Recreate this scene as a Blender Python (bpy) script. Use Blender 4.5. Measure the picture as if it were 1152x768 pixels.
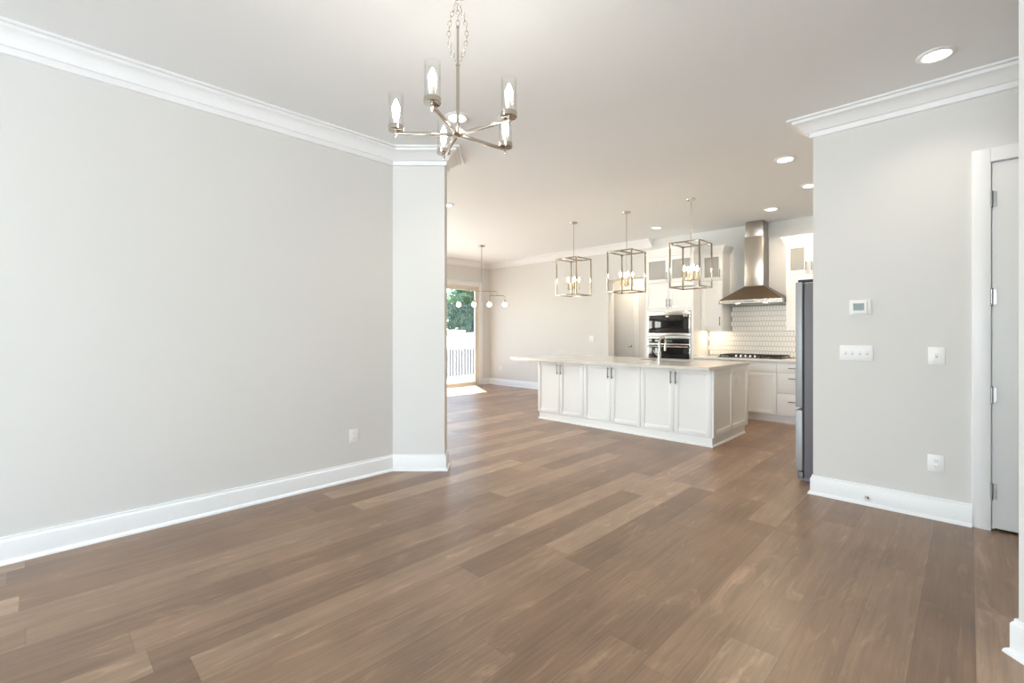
import bpy, bmesh, math, random
from mathutils import Vector, Matrix
random.seed(7)
for o in list(bpy.data.objects):
    bpy.data.objects.remove(o)
SC = bpy.context.scene
COL = SC.collection
R = math.radians
PI = math.pi

# ------------------------------------------------------------------ camera
TH = math.atan(514 / 526.3)
CT, ST = math.cos(TH), math.sin(TH)          # camera forward in the plan
cam_d = bpy.data.cameras.new('camera')
cam = bpy.data.objects.new('camera', cam_d)
COL.objects.link(cam)
cam.location = (0, 0, 1.32)
cam.rotation_euler = (R(90), 0, TH - R(90))
cam_d.sensor_width = 36
cam_d.lens = 36 * 526.3 / 1152
cam_d.shift_y = -(384 - 373) / 1152
cam_d.clip_start = 0.05
cam_d.clip_end = 300
SC.camera = cam

# ------------------------------------------------------------------ view, world, sun, daylight
SC.view_settings.view_transform = 'Standard'
SC.view_settings.look = 'None'
SC.view_settings.gamma = 1
SC.view_settings.use_curve_mapping = False
SC.view_settings.exposure = 0.03
SC.cycles.use_denoising = True
SC.cycles.max_bounces = 12
SC.cycles.diffuse_bounces = 7
SC.cycles.glossy_bounces = 5
SC.cycles.transmission_bounces = 8
SC.cycles.transparent_max_bounces = 16
SC.cycles.sample_clamp_indirect = 6
SC.cycles.caustics_reflective = False
SC.cycles.caustics_refractive = False

world = bpy.data.worlds.new('sky')
SC.world = world
world.use_nodes = True
wn = world.node_tree
bg = wn.nodes['Background']
sky = wn.nodes.new('ShaderNodeTexSky')
sky.sky_type = 'NISHITA'
sky.sun_disc = False
sky.sun_elevation = R(56)
sky.sun_rotation = math.atan2(0.56, 0.83)
wn.links.new(sky.outputs[0], bg.inputs[0])
bg.inputs[1].default_value = 0.75

sun_d = bpy.data.lights.new('sun', 'SUN')
sun_d.energy = 30.0
sun_d.angle = R(0.6)
sun_d.color = (1.0, 0.96, 0.9)
sun = bpy.data.objects.new('sun', sun_d)
COL.objects.link(sun)
sun.rotation_euler = Vector((-0.50 * .53, -0.865 * .53, -0.85)).to_track_quat('-Z', 'Y').to_euler()


def daylight(name, loc, direction, w, h, power, color):
    d = bpy.data.lights.new(name, 'AREA')
    d.shape = 'RECTANGLE'
    d.size, d.size_y = w, h
    d.energy = power
    d.color = color
    o = bpy.data.objects.new(name, d)
    COL.objects.link(o)
    o.location = loc
    o.rotation_euler = Vector(direction).to_track_quat('-Z', 'Z').to_euler()
    return o


DAY = (0.81, 0.915, 1.0)
FRONT_WINDOWS = [(-0.60, 0.45), (0.85, 1.90), (2.30, 3.35)]      # y ranges in the wall behind the camera
ADDED_GARDEN_WINDOWS = [(0.3, 2.1), (2.7, 4.7)]                      # x ranges of unseen openings added to the patio wall for light
for ya, yb in FRONT_WINDOWS:
    daylight('daylight_front', (-7.12, (ya + yb) / 2, 1.5), (1, 0, 0), 2.2, yb - ya, 172, DAY).rotation_euler = (R(120), 0, R(-90))
for xa, xb in ADDED_GARDEN_WINDOWS:
    daylight('added_fill_garden', ((xa + xb) / 2, 8.86, 1.45), (0, -1, 0), xb - xa, 2.2, 160, (0.98, 0.985, 0.95)).rotation_euler = (R(-92), 0, 0)  # fill lamp in an added garden window
ADDED_NEAR_WINDOWS = [(-5.6, -4.1), (-3.3, -1.7)]                    # x ranges of unseen openings added to light left wall and ceiling
for xa, xb in ADDED_NEAR_WINDOWS:
    daylight('added_fill_near', ((xa + xb) / 2, -1.22, 1.5), (0, 1, 0), xb - xa, 2.0, 84, DAY).rotation_euler = (R(118), 0, 0)  # fill lamp in an added near window
for o in list(COL.objects):
    if o.name.startswith('daylight_front'):
        o.data.size, o.data.size_y = o.data.size_y, 2.1

# ------------------------------------------------------------------ materials


def mat(name, col, rough=0.5, metal=0.0, spec=0.5, noise=0.0, nscale=6.0, bump=0.0, bscale=200.0, emit=None, estr=0.0, stretch=None, coat=0.0):
    m = bpy.data.materials.new(name)
    m.use_nodes = True
    n, l = m.node_tree.nodes, m.node_tree.links
    b = n['Principled BSDF']
    b.inputs['Base Color'].default_value = (*col, 1)
    b.inputs['Roughness'].default_value = rough
    b.inputs['Metallic'].default_value = metal
    b.inputs['Specular IOR Level'].default_value = spec
    b.inputs['Coat Weight'].default_value = coat
    tc = n.new('ShaderNodeTexCoord')
    mp = n.new('ShaderNodeMapping')
    l.new(tc.outputs['Object'], mp.inputs[0])
    if stretch:
        mp.inputs['Scale'].default_value = stretch
    if noise > 0:
        t = n.new('ShaderNodeTexNoise')
        t.inputs['Scale'].default_value = nscale
        t.inputs['Detail'].default_value = 3
        l.new(mp.outputs[0], t.inputs['Vector'])
        r = n.new('ShaderNodeMapRange')
        r.inputs['To Min'].default_value = 1 - noise
        r.inputs['To Max'].default_value = 1 + noise
        l.new(t.outputs['Fac'], r.inputs['Value'])
        x = n.new('ShaderNodeVectorMath')
        x.operation = 'SCALE'
        x.inputs[0].default_value = col
        l.new(r.outputs[0], x.inputs['Scale'])
        l.new(x.outputs[0], b.inputs['Base Color'])
    if bump > 0:
        t2 = n.new('ShaderNodeTexNoise')
        t2.inputs['Scale'].default_value = bscale
        l.new(mp.outputs[0], t2.inputs['Vector'])
        bp = n.new('ShaderNodeBump')
        bp.inputs['Strength'].default_value = bump
        bp.inputs['Distance'].default_value = 0.002
        l.new(t2.outputs['Fac'], bp.inputs['Height'])
        l.new(bp.outputs[0], b.inputs['Normal'])
    if emit:
        b.inputs['Emission Color'].default_value = (*emit, 1)
        b.inputs['Emission Strength'].default_value = estr
    return m


def glass_mat(name, tint=(1, 1, 1), refl=0.5, rough=0.02, base=0.04, frost=0.0):
    """thin clear glass: see-through with a fresnel reflection"""
    m = bpy.data.materials.new(name)
    m.use_nodes = True
    n, l = m.node_tree.nodes, m.node_tree.links
    n.remove(n['Principled BSDF'])
    out = n['Material Output']
    tr = n.new('ShaderNodeBsdfTransparent')
    tr.inputs[0].default_value = (*tint, 1)
    gl = n.new('ShaderNodeBsdfGlossy')
    gl.inputs['Roughness'].default_value = rough
    lw = n.new('ShaderNodeLayerWeight')
    lw.inputs['Blend'].default_value = 0.5
    pw_ = n.new('ShaderNodeMath')
    pw_.operation = 'POWER'
    pw_.inputs[1].default_value = 4.0
    l.new(lw.outputs['Facing'], pw_.inputs[0])
    mu = n.new('ShaderNodeMath')
    mu.operation = 'MULTIPLY_ADD'
    mu.inputs[1].default_value = refl
    mu.inputs[2].default_value = base
    mx = n.new('ShaderNodeMixShader')
    l.new(pw_.outputs[0], mu.inputs[0])
    l.new(mu.outputs[0], mx.inputs[0])
    if frost > 0:
        df = n.new('ShaderNodeBsdfDiffuse')
        df.inputs[0].default_value = (0.66, 0.66, 0.63, 1)
        m2 = n.new('ShaderNodeMixShader')
        m2.inputs[0].default_value = frost
        l.new(tr.outputs[0], m2.inputs[1])
        l.new(df.outputs[0], m2.inputs[2])
        tr = m2
    l.new(tr.outputs[0], mx.inputs[1])
    l.new(gl.outputs[0], mx.inputs[2])
    l.new(mx.outputs[0], out.inputs[0])
    return m


def floor_mat():
    m = bpy.data.materials.new('wood_planks')
    m.use_nodes = True
    n, l = m.node_tree.nodes, m.node_tree.links
    b = n['Principled BSDF']

    def math_(op, a, bb=None, c=None):
        x = n.new('ShaderNodeMath')
        x.operation = op
        for i, v in enumerate((a, bb, c)):
            if v is None:
                continue
            if isinstance(v, (int, float)):
                x.inputs[i].default_value = v
            else:
                l.new(v, x.inputs[i])
        return x.outputs[0]
    tc = n.new('ShaderNodeTexCoord')
    sp = n.new('ShaderNodeSeparateXYZ')
    l.new(tc.outputs['Object'], sp.inputs[0])
    X, Y = sp.outputs['X'], sp.outputs['Y']
    W, L = 0.19, 1.75
    yy = math_('DIVIDE', math_('ADD', Y, 0.02), W)
    row = math_('FLOOR', yy)
    fy = math_('FRACT', yy)
    wn1 = n.new('ShaderNodeTexWhiteNoise')
    wn1.noise_dimensions = '1D'
    l.new(row, wn1.inputs['W'])
    xx = math_('ADD', math_('DIVIDE', X, L), math_('MULTIPLY', wn1.outputs['Value'], 7.3))
    colm = math_('FLOOR', xx)
    fx = math_('FRACT', xx)
    cv = n.new('ShaderNodeCombineXYZ')
    l.new(row, cv.inputs[0])
    l.new(colm, cv.inputs[1])
    wn2 = n.new('ShaderNodeTexWhiteNoise')
    wn2.noise_dimensions = '2D'
    l.new(cv.outputs[0], wn2.inputs['Vector'])
    tone = n.new('ShaderNodeValToRGB')
    l.new(wn2.outputs['Value'], tone.inputs[0])
    e = tone.color_ramp.elements
    e[0].position, e[0].color = 0.0, (0.224, 0.137, 0.087, 1)
    e[1].position, e[1].color = 1.0, (0.400, 0.274, 0.187, 1)
    k = e.new(0.3)
    k.color = (0.264, 0.165, 0.106, 1)
    k = e.new(0.75)
    k.color = (0.306, 0.198, 0.129, 1)
    # grain: noise stretched along the plank, shifted per plank
    gv = n.new('ShaderNodeCombineXYZ')
    l.new(math_('MULTIPLY', X, 1.1), gv.inputs[0])
    l.new(math_('MULTIPLY', Y, 16.0), gv.inputs[1])
    l.new(math_('MULTIPLY', wn2.outputs['Value'], 40.0), gv.inputs[2])
    g1 = n.new('ShaderNodeTexNoise')
    g1.inputs['Scale'].default_value = 1.6
    g1.inputs['Detail'].default_value = 6
    g1.inputs['Roughness'].default_value = 0.6
    g1.inputs['Distortion'].default_value = 0.8
    l.new(gv.outputs[0], g1.inputs['Vector'])
    gv2 = n.new('ShaderNodeCombineXYZ')
    l.new(math_('MULTIPLY', X, 3.0), gv2.inputs[0])
    l.new(math_('MULTIPLY', Y, 110.0), gv2.inputs[1])
    l.new(math_('MULTIPLY', wn2.outputs['Value'], 90.0), gv2.inputs[2])
    g2 = n.new('ShaderNodeTexNoise')
    g2.inputs['Scale'].default_value = 1.0
    g2.inputs['Detail'].default_value = 3
    l.new(gv2.outputs[0], g2.inputs['Vector'])
    g3 = n.new('ShaderNodeTexNoise')
    g3.inputs['Scale'].default_value = 2.2
    g3.inputs['Detail'].default_value = 3
    l.new(tc.outputs['Object'], g3.inputs['Vector'])
    ga = math_('ADD', math_('MULTIPLY', math_('SUBTRACT', g1.outputs['Fac'], 0.5), 0.85),
               math_('ADD', math_('MULTIPLY', math_('SUBTRACT', g2.outputs['Fac'], 0.5), 0.35), math_('MULTIPLY', math_('SUBTRACT', g3.outputs['Fac'], 0.5), 0.6)))
    gv3 = n.new('ShaderNodeCombineXYZ')
    l.new(math_('MULTIPLY', X, 1.6), gv3.inputs[0])
    l.new(math_('MULTIPLY', Y, 7.0), gv3.inputs[1])
    l.new(math_('MULTIPLY', wn2.outputs['Value'], 63.0), gv3.inputs[2])
    g4 = n.new('ShaderNodeTexNoise')
    g4.inputs['Scale'].default_value = 1.3
    g4.inputs['Detail'].default_value = 5
    g4.inputs['Roughness'].default_value = 0.65
    g4.inputs['Distortion'].default_value = 1.6
    l.new(gv3.outputs[0], g4.inputs['Vector'])
    pale = n.new('ShaderNodeMapRange')
    pale.inputs['From Min'].default_value = 0.56
    pale.inputs['From Max'].default_value = 0.74
    pale.inputs['To Max'].default_value = 0.52
    l.new(g4.outputs['Fac'], pale.inputs['Value'])
    fac = math_('ADD', math_('ADD', 0.97, ga), pale.outputs[0])
    # seams
    sy = math_('MINIMUM', fy, math_('SUBTRACT', 1.0, fy))
    sx = math_('MINIMUM', fx, math_('SUBTRACT', 1.0, fx))
    seam_y = math_('LESS_THAN', sy, 0.010)
    seam_x = math_('LESS_THAN', sx, 0.0010)
    seam = math_('MAXIMUM', seam_y, seam_x)
    fac2 = math_('MULTIPLY', fac, math_('SUBTRACT', 1.0, math_('MULTIPLY', seam, 0.2)))
    sc = n.new('ShaderNodeVectorMath')
    sc.operation = 'SCALE'
    l.new(tone.outputs[0], sc.inputs[0])
    l.new(fac2, sc.inputs['Scale'])
    l.new(sc.outputs[0], b.inputs['Base Color'])
    b.inputs['Roughness'].default_value = 0.42
    l.new(math_('ADD', 0.27, math_('MULTIPLY', g1.outputs['Fac'], 0.14)), b.inputs['Roughness'])
    b.inputs['Specular IOR Level'].default_value = 0.5
    bp = n.new('ShaderNodeBump')
    bp.inputs['Strength'].default_value = 0.25
    bp.inputs['Distance'].default_value = 0.002
    l.new(math_('SUBTRACT', math_('MULTIPLY', g2.outputs['Fac'], 0.25), seam), bp.inputs['Height'])
    l.new(bp.outputs[0], b.inputs['Normal'])
    return m


M = {}
M['wall'] = mat('wall_paint', (0.74, 0.735, 0.715), 0.75, spec=0.25, noise=0.008, nscale=2, bump=0.05, bscale=350)
M['ceil'] = mat('ceiling_paint', (0.865, 0.885, 0.90), 0.85, spec=0.2, noise=0.006, nscale=2, bump=0.05, bscale=300)
M['trim'] = mat('trim_paint', (0.88, 0.89, 0.90), 0.38, spec=0.45, noise=0.006, nscale=3)
M['door'] = mat('door_paint', (0.74, 0.755, 0.755), 0.45, spec=0.4, noise=0.008, nscale=3)
M['cab'] = mat('cabinet_lacquer', (0.86, 0.865, 0.86), 0.38, spec=0.45, noise=0.006, nscale=3)
M['cabin'] = mat('cabinet_interior', (0.62, 0.60, 0.56), 0.6, noise=0.02)
M['floor'] = floor_mat()
M['quartz'] = mat('quartz_worktop', (0.71, 0.69, 0.655), 0.16, spec=0.5, noise=0.035, nscale=14)
M['nickel'] = mat('brushed_nickel', (0.62, 0.585, 0.53), 0.24, 1.0, noise=0.04, nscale=30)
M['lantern'] = mat('aged_nickel', (0.40, 0.35, 0.28), 0.16, 1.0, noise=0.05, nscale=30)
M['polished'] = mat('polished_nickel', (0.58, 0.53, 0.46), 0.12, 1.0, noise=0.03, nscale=30)
M['steel'] = mat('stainless_steel', (0.60, 0.58, 0.55), 0.27, 1.0, noise=0.05, nscale=5, stretch=(1, 60, 60))
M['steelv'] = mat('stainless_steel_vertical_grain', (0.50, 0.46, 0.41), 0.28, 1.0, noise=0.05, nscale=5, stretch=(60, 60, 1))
M['steel_reflect_tint'] = mat('stainless_canopy_painted_reflection', (0.27, 0.20, 0.14), 0.28, 1.0, noise=0.06, nscale=5, stretch=(1, 60, 60))  # brown of reflected floor and ceiling put into the canopy steel colour
M['fridge_side'] = mat('fridge_side_grey', (0.165, 0.16, 0.175), 0.45, 0.3, noise=0.03, nscale=20)
M['gasket'] = mat('fridge_gasket', (0.03, 0.03, 0.04), 0.6, noise=0.05)
M['fridge_door'] = mat('fridge_door_steel', (0.37, 0.375, 0.38), 0.5, 0.6, noise=0.05, nscale=5, stretch=(60, 60, 1))
M['chrome'] = mat('handle_chrome', (0.22, 0.21, 0.20), 0.22, 1.0, noise=0.02)
M['hinge'] = mat('hinge_nickel', (0.36, 0.35, 0.34), 0.32, 1.0, noise=0.04, nscale=40)
M['blackglass'] = mat('black_oven_glass', (0.008, 0.008, 0.009), 0.06, spec=0.6, noise=0.05)
M['black'] = mat('black_enamel', (0.014, 0.012, 0.011), 0.35, noise=0.1, nscale=30)
M['iron'] = mat('cast_iron', (0.02, 0.018, 0.017), 0.6, noise=0.15, nscale=60)
M['plate'] = mat('white_plastic_plate', (0.88, 0.88, 0.87), 0.35, noise=0.004)
M['slot'] = mat('plate_detail_grey', (0.42, 0.42, 0.41), 0.5, noise=0.02)
M['lcd'] = mat('lcd_grey_green', (0.10, 0.155, 0.13), 0.25, noise=0.05, nscale=40)
M['lcdtext'] = mat('lcd_digits', (0.05, 0.08, 0.07), 0.4, noise=0.05)
M['tile'] = mat('white_glazed_tile', (0.80, 0.79, 0.765), 0.13, spec=0.55, noise=0.03, nscale=9)
M['grout'] = mat('grey_grout', (0.36, 0.35, 0.335), 0.85, noise=0.05, nscale=40)
M['lens'] = mat('lit_downlight_lens', (0.9, 0.9, 0.88), 0.5, emit=(1.0, 0.90, 0.78), estr=14.0, noise=0.004)
M['warmlens'] = mat('lit_warm_lens', (0.9, 0.88, 0.82), 0.5, emit=(1.0, 0.78, 0.52), estr=42.0, noise=0.004)
M['hoodlens'] = mat('lit_hood_lens', (0.9, 0.88, 0.82), 0.5, emit=(1.0, 0.80, 0.55), estr=60.0, noise=0.004)
M['bulb'] = mat('lit_candle_bulb', (0.95, 0.93, 0.88), 0.3, emit=(1.0, 0.94, 0.84), estr=170.0, noise=0.004)
M['warmbulb'] = mat('lit_warm_bulb', (0.95, 0.9, 0.8), 0.3, emit=(1.0, 0.82, 0.58), estr=80.0, noise=0.004)
M['globe'] = mat('lit_frosted_globe', (0.95, 0.93, 0.9), 0.4, emit=(1.0, 0.84, 0.68), estr=2.4, noise=0.004)
M['candle'] = mat('candle_sleeve', (0.86, 0.82, 0.73), 0.45, emit=(1.0, 0.85, 0.62), estr=0.0, noise=0.01)
M['amber'] = mat('amber_candle_sleeve', (0.60, 0.45, 0.26), 0.4, noise=0.02)
M['glass'] = glass_mat('clear_glass', (1.0, 1.0, 0.998), 0.8, 0.02, 0.05)
M['pane'] = glass_mat('window_glass', (0.96, 0.98, 0.975), 0.6)
M['cabglass'] = glass_mat('cabinet_glass', (0.90, 0.90, 0.88), 0.5, 0.05, 0.12, frost=0.45)
M['vinyl'] = mat('cream_vinyl', (0.76, 0.72, 0.62), 0.45, noise=0.02)
M['rubber'] = mat('white_rubber', (0.75, 0.75, 0.74), 0.6, noise=0.02)
M['deck'] = mat('pale_deck', (0.52, 0.49, 0.45), 0.7, noise=0.08, nscale=6, stretch=(1, 12, 1))
M['rail'] = mat('white_railing', (0.55, 0.55, 0.55), 0.5, noise=0.01)
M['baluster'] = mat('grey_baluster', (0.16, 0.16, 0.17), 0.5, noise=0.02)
M['lawn'] = mat('dry_lawn', (0.40, 0.37, 0.33), 0.9, noise=0.3, nscale=1.2)
M['stone'] = mat('pale_stone', (0.78, 0.70, 0.62), 0.9, noise=0.25, nscale=2.5)
M['fence'] = mat('dark_metal_fence', (0.05, 0.075, 0.075), 0.5, noise=0.05)
M['leaf'] = mat('green_leaves', (0.30, 0.48, 0.27), 0.7, noise=0.5, nscale=1.5)
M['leaf_blue'] = mat('blue_green_leaves', (0.27, 0.46, 0.38), 0.7, noise=0.5, nscale=1.5)
M['bark'] = mat('tree_bark', (0.10, 0.075, 0.055), 0.9, noise=0.3, nscale=12)
M['outside'] = mat('house_siding', (0.7, 0.69, 0.66), 0.8, noise=0.02)

# ------------------------------------------------------------------ mesh helpers (all take world coordinates)


class MB:
    def __init__(s):
        s.v, s.f = [], []

    def add(s, verts, faces):
        k = len(s.v)
        s.v += [tuple(p) for p in verts]
        s.f += [tuple(i + k for i in q) for q in faces]
        return s

    def box(s, x0, x1, y0, y1, z0, z1, b=0.0):
        if b <= 0:
            v = [(x, y, z) for x in (x0, x1) for y in (y0, y1) for z in (z0, z1)]
            return s.add(v, [(0, 1, 3, 2), (4, 6, 7, 5), (0, 4, 5, 1), (2, 3, 7, 6), (0, 2, 6, 4), (1, 5, 7, 3)])
        bm = bmesh.new()
        bmesh.ops.create_cube(bm, size=1)
        for q in bm.verts:
            q.co = ((x0 + x1) / 2 + q.co.x * (x1 - x0), (y0 + y1) / 2 + q.co.y * (y1 - y0), (z0 + z1) / 2 + q.co.z * (z1 - z0))
        bmesh.ops.bevel(bm, geom=bm.edges[:], offset=b, segments=2, profile=0.5, affect='EDGES')
        bm.verts.index_update()
        s.add([q.co[:] for q in bm.verts], [[q.index for q in fc.verts] for fc in bm.faces])
        bm.free()
        return s

    def prism(s, poly, z0, z1):
        n = len(poly)
        v = [(x, y, z0) for x, y in poly] + [(x, y, z1) for x, y in poly]
        f = [tuple(range(n - 1, -1, -1)), tuple(range(n, 2 * n))] + [(i, (i + 1) % n, n + (i + 1) % n, n + i) for i in range(n)]
        return s.add(v, f)

    def sweep(s, pts, prof, closed_prof=True):
        """profile (out, z) along a plan polyline; 'out' is to the right of travel"""
        n, m = len(pts), len(prof)
        vs = []
        for i, (x, y) in enumerate(pts):
            ns = []
            if i > 0:
                d = Vector((x - pts[i - 1][0], y - pts[i - 1][1])).normalized()
                ns.append(Vector((d.y, -d.x)))
            if i < n - 1:
                d = Vector((pts[i + 1][0] - x, pts[i + 1][1] - y)).normalized()
                ns.append(Vector((d.y, -d.x)))
            if len(ns) == 2:
                mi = ns[0] + ns[1]
                mi = mi / mi.dot(ns[0])
            else:
                mi = ns[0]
            vs += [(x + mi.x * o, y + mi.y * o, z) for o, z in prof]
        fs = []
        for i in range(n - 1):
            for j in range(m):
                k = (j + 1) % m
                fs.append((i * m + j, i * m + k, (i + 1) * m + k, (i + 1) * m + j))
        fs.append(tuple(range(m - 1, -1, -1)))
        fs.append(tuple((n - 1) * m + j for j in range(m)))
        return s.add(vs, fs)

    def lathe(s, prof, c=(0, 0, 0), seg=24, axis='z', close=False):
        """prof: (r, h) pairs; r==0 points become poles"""
        vs, rings = [], []
        for r, h in prof:
            if r <= 1e-7:
                rings.append([len(vs)])
                vs.append((0, 0, h))
            else:
                rings.append(list(range(len(vs), len(vs) + seg)))
                vs += [(r * math.cos(2 * PI * i / seg), r * math.sin(2 * PI * i / seg), h) for i in range(seg)]
        fs = []
        pairs = list(zip(rings, rings[1:])) + ([(rings[-1], rings[0])] if close else [])
        for a, b in pairs:
            for i in range(seg):
                j = (i + 1) % seg
                if len(a) == 1 and len(b) == 1:
                    continue
                if len(a) == 1:
                    fs.append((a[0], b[i], b[j]))
                elif len(b) == 1:
                    fs.append((a[i], b[0], a[j]))
                else:
                    fs.append((a[i], b[i], b[j], a[j]))
        if not close:
            if len(rings[0]) > 1:
                fs.append(tuple(rings[0]))
            if len(rings[-1]) > 1:
                fs.append(tuple(reversed(rings[-1])))
        if axis == 'x':      # lathe height runs along -x (towards the camera side)
            vs = [(-z, y, x) for x, y, z in vs]
        elif axis == 'y':
            vs = [(x, -z, y) for x, y, z in vs]
        return s.add([(x + c[0], y + c[1], z + c[2]) for x, y, z in vs], fs)

    def tube(s, pts, r, seg=10, closed=False):
        pts = [Vector(p) for p in pts]
        n = len(pts)
        rr = r if isinstance(r, (list, tuple)) else [r] * n
        tan = []
        for i in range(n):
            if closed:
                t = pts[(i + 1) % n] - pts[i - 1]
            else:
                t = pts[min(i + 1, n - 1)] - pts[max(i - 1, 0)]
            tan.append(t.normalized())
        up = Vector((0, 0, 1)) if abs(tan[0].z) < 0.9 else Vector((1, 0, 0))
        u = tan[0].cross(up).normalized()
        vs = []
        for i in range(n):
            u = (u - tan[i] * u.dot(tan[i])).normalized()
            w = tan[i].cross(u)
            vs += [tuple(pts[i] + (u * math.cos(2 * PI * k / seg) + w * math.sin(2 * PI * k / seg)) * rr[i]) for k in range(seg)]
        fs = []
        for i in range(n if closed else n - 1):
            j = (i + 1) % n
            for k in range(seg):
                q = (k + 1) % seg
                fs.append((i * seg + k, i * seg + q, j * seg + q, j * seg + k))
        if not closed:
            fs.append(tuple(range(seg - 1, -1, -1)))
            fs.append(tuple((n - 1) * seg + k for k in range(seg)))
        return s.add(vs, fs)

    def ball(s, c, r, sz=1.0, seg=20, rings=12):
        prof = [(r * math.sin(PI * i / rings), -r * sz * math.cos(PI * i / rings)) for i in range(rings + 1)]
        prof[0] = (0, -r * sz)
        prof[-1] = (0, r * sz)
        return s.lathe(prof, c, seg)


def wloc(o):
    p = Vector(o.location)
    while o.parent:
        o = o.parent
        p = p + Vector(o.location)
    return p


def obj(name, mb, m, parent=None, local=False, smooth=35):
    me = bpy.data.meshes.new(name)
    off = wloc(parent) if (parent and not local) else Vector((0, 0, 0))
    bm = bmesh.new()
    vv = [bm.verts.new(Vector(p) - off) for p in mb.v]
    for fc in mb.f:
        try:
            bm.faces.new([vv[i] for i in fc])
        except ValueError:
            pass
    bmesh.ops.recalc_face_normals(bm, faces=bm.faces[:])
    bm.to_mesh(me)
    bm.free()
    for p in me.polygons:
        p.use_smooth = True
    me.set_sharp_from_angle(angle=R(smooth))
    me.materials.append(M[m])
    o = bpy.data.objects.new(name, me)
    COL.objects.link(o)
    if parent:
        o.parent = parent
    return o


def tag(o, label, cat, group=None):
    o['label'] = label
    o['category'] = cat
    if group:
        o['group'] = group
    return o


def thing(name, label, cat, loc, group=None):
    o = bpy.data.objects.new(name, None)
    o.empty_display_size = 0.1
    COL.objects.link(o)
    o.location = loc
    return tag(o, label, cat, group)


def struct(name, mb, m, **k):
    o = obj(name, mb, m, **k)
    o['kind'] = 'structure'
    return o


def struct_empty(name, loc):
    o = bpy.data.objects.new(name, None)
    COL.objects.link(o)
    o.location = loc
    o['kind'] = 'structure'
    return o


def copy_tree(o, parent=None):
    c = o.copy()
    COL.objects.link(c)
    if parent:
        c.parent = parent
    for ch in list(o.children):
        copy_tree(ch, c)
    return c


# ------------------------------------------------------------------ room shell
H = 3.04
YL = 3.93                                     # left wall face
XR, XR2, YR = 4.45, 4.61, 0.91                # right wall faces and its free end
XF = 8.10                                     # kitchen wall face
YB = 8.72                                     # patio wall face
D0, D1 = (2.396, YL), (2.742, 3.575)          # angled wall, start and free corner
D2 = (D1[0] + CT * .16, D1[1] + ST * .16)
t_ = (4.09 - D2[1]) / CT
D3 = (D2[0] - ST * t_, 4.09)
XW = -7.0                                     # wall with the front windows
J0 = (2.80, -0.145)                           # angled wall at the right edge, free corner
J1 = (J0[0] - CT * 1.1, J0[1] - ST * 1.1)

struct('floor', MB().box(XW - .16, 9.4, -3.1, YB + .16, -.12, 0), 'floor')
struct('ceiling', MB().box(XW - .16, 9.4, -3.1, YB + .16, H, H + .12), 'ceil')


def wall_with_holes_x(x0, x1, y0, y1, holes):
    """wall slab normal to x; holes are (ya, yb, za, zb)"""
    mb = MB()
    y = y0
    for ya, yb, za, zb in sorted(holes):
        mb.box(x0, x1, y, ya, 0, H)
        if za > 0:
            mb.box(x0, x1, ya, yb, 0, za)
        mb.box(x0, x1, ya, yb, zb, H)
        y = yb
    return mb.box(x0, x1, y, y1, 0, H)


def wall_with_holes_y(y0, y1, x0, x1, holes):
    mb = MB()
    x = x0
    for xa, xb, za, zb in sorted(holes):
        mb.box(x, xa, y0, y1, 0, H)
        if za > 0:
            mb.box(xa, xb, y0, y1, 0, za)
        mb.box(xa, xb, y0, y1, zb, H)
        x = xb
    return mb.box(x, x1, y0, y1, 0, H)


struct('wall_left', MB().prism([(XW, YL), D0, D1, D2, D3, (XW, 4.09)], 0, H), 'wall')
# right wall, with the door opening
CW = .088
DR0, DR1, DRZ = -0.92, -0.092, 2.462
struct('wall_right', wall_with_holes_x(XR, XR2, -3.0, YR, [(DR0, DR1, 0, DRZ)]), 'wall')
struct('wall_light_stop', MB().box(XR2, 5.5, -1.3, -1.2, 0, H).box(5.5, 5.6, -1.3, .12, 0, H).box(XR2, 5.5, .02, .12, 0, H), 'wall')  # unseen walls added behind the door to stop sky light leaking through
struct('wall_fridge', MB().box(XR2, XF, .12, .28, 0, H), 'wall')
# kitchen / far wall with the pantry opening
PO0, PO1, POZ = 4.40, 5.20, 2.36
struct('wall_far', wall_with_holes_x(XF, XF + .22, .12, YB + .16, [(PO0, PO1, 0, POZ)]), 'wall')
struct('wall_pantry', MB().box(8.75, 8.9, 4.2, 6.4, 0, H).box(XF + .22, 8.75, 4.2, 4.34, 0, H).box(XF + .22, 8.75, 6.26, 6.4, 0, H), 'wall')
SD0, SD1, SDZ = 5.16, 7.74, 2.44              # sliding door opening
struct('wall_patio', wall_with_holes_y(YB, YB + .16, XW, XF, [(SD0, SD1, 0, SDZ)] + [(a, b, .45, 2.45) for a, b in ADDED_GARDEN_WINDOWS]), 'wall')
struct('wall_front', wall_with_holes_x(XW - .16, XW, -3.0, YB + .16, [(a, b, .45, 2.55) for a, b in FRONT_WINDOWS]), 'wall')
struct('wall_near', wall_with_holes_y(J1[1] - .16, J1[1], XW, J1[0], [(a, b, .45, 2.55) for a, b in ADDED_NEAR_WINDOWS]).prism([J1, J0, (J0[0] + ST * .16, J0[1] - CT * .16), (J0[0] + ST * .16, -3.0), (J0[0], -3.0), (J0[0], J0[1] - .3), (J1[0], J1[1] - .16)], 0, H), 'wall')
struct('wall_hall', MB().box(J0[0], XR2, -3.1, -3.0, 0, H), 'wall')

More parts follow.
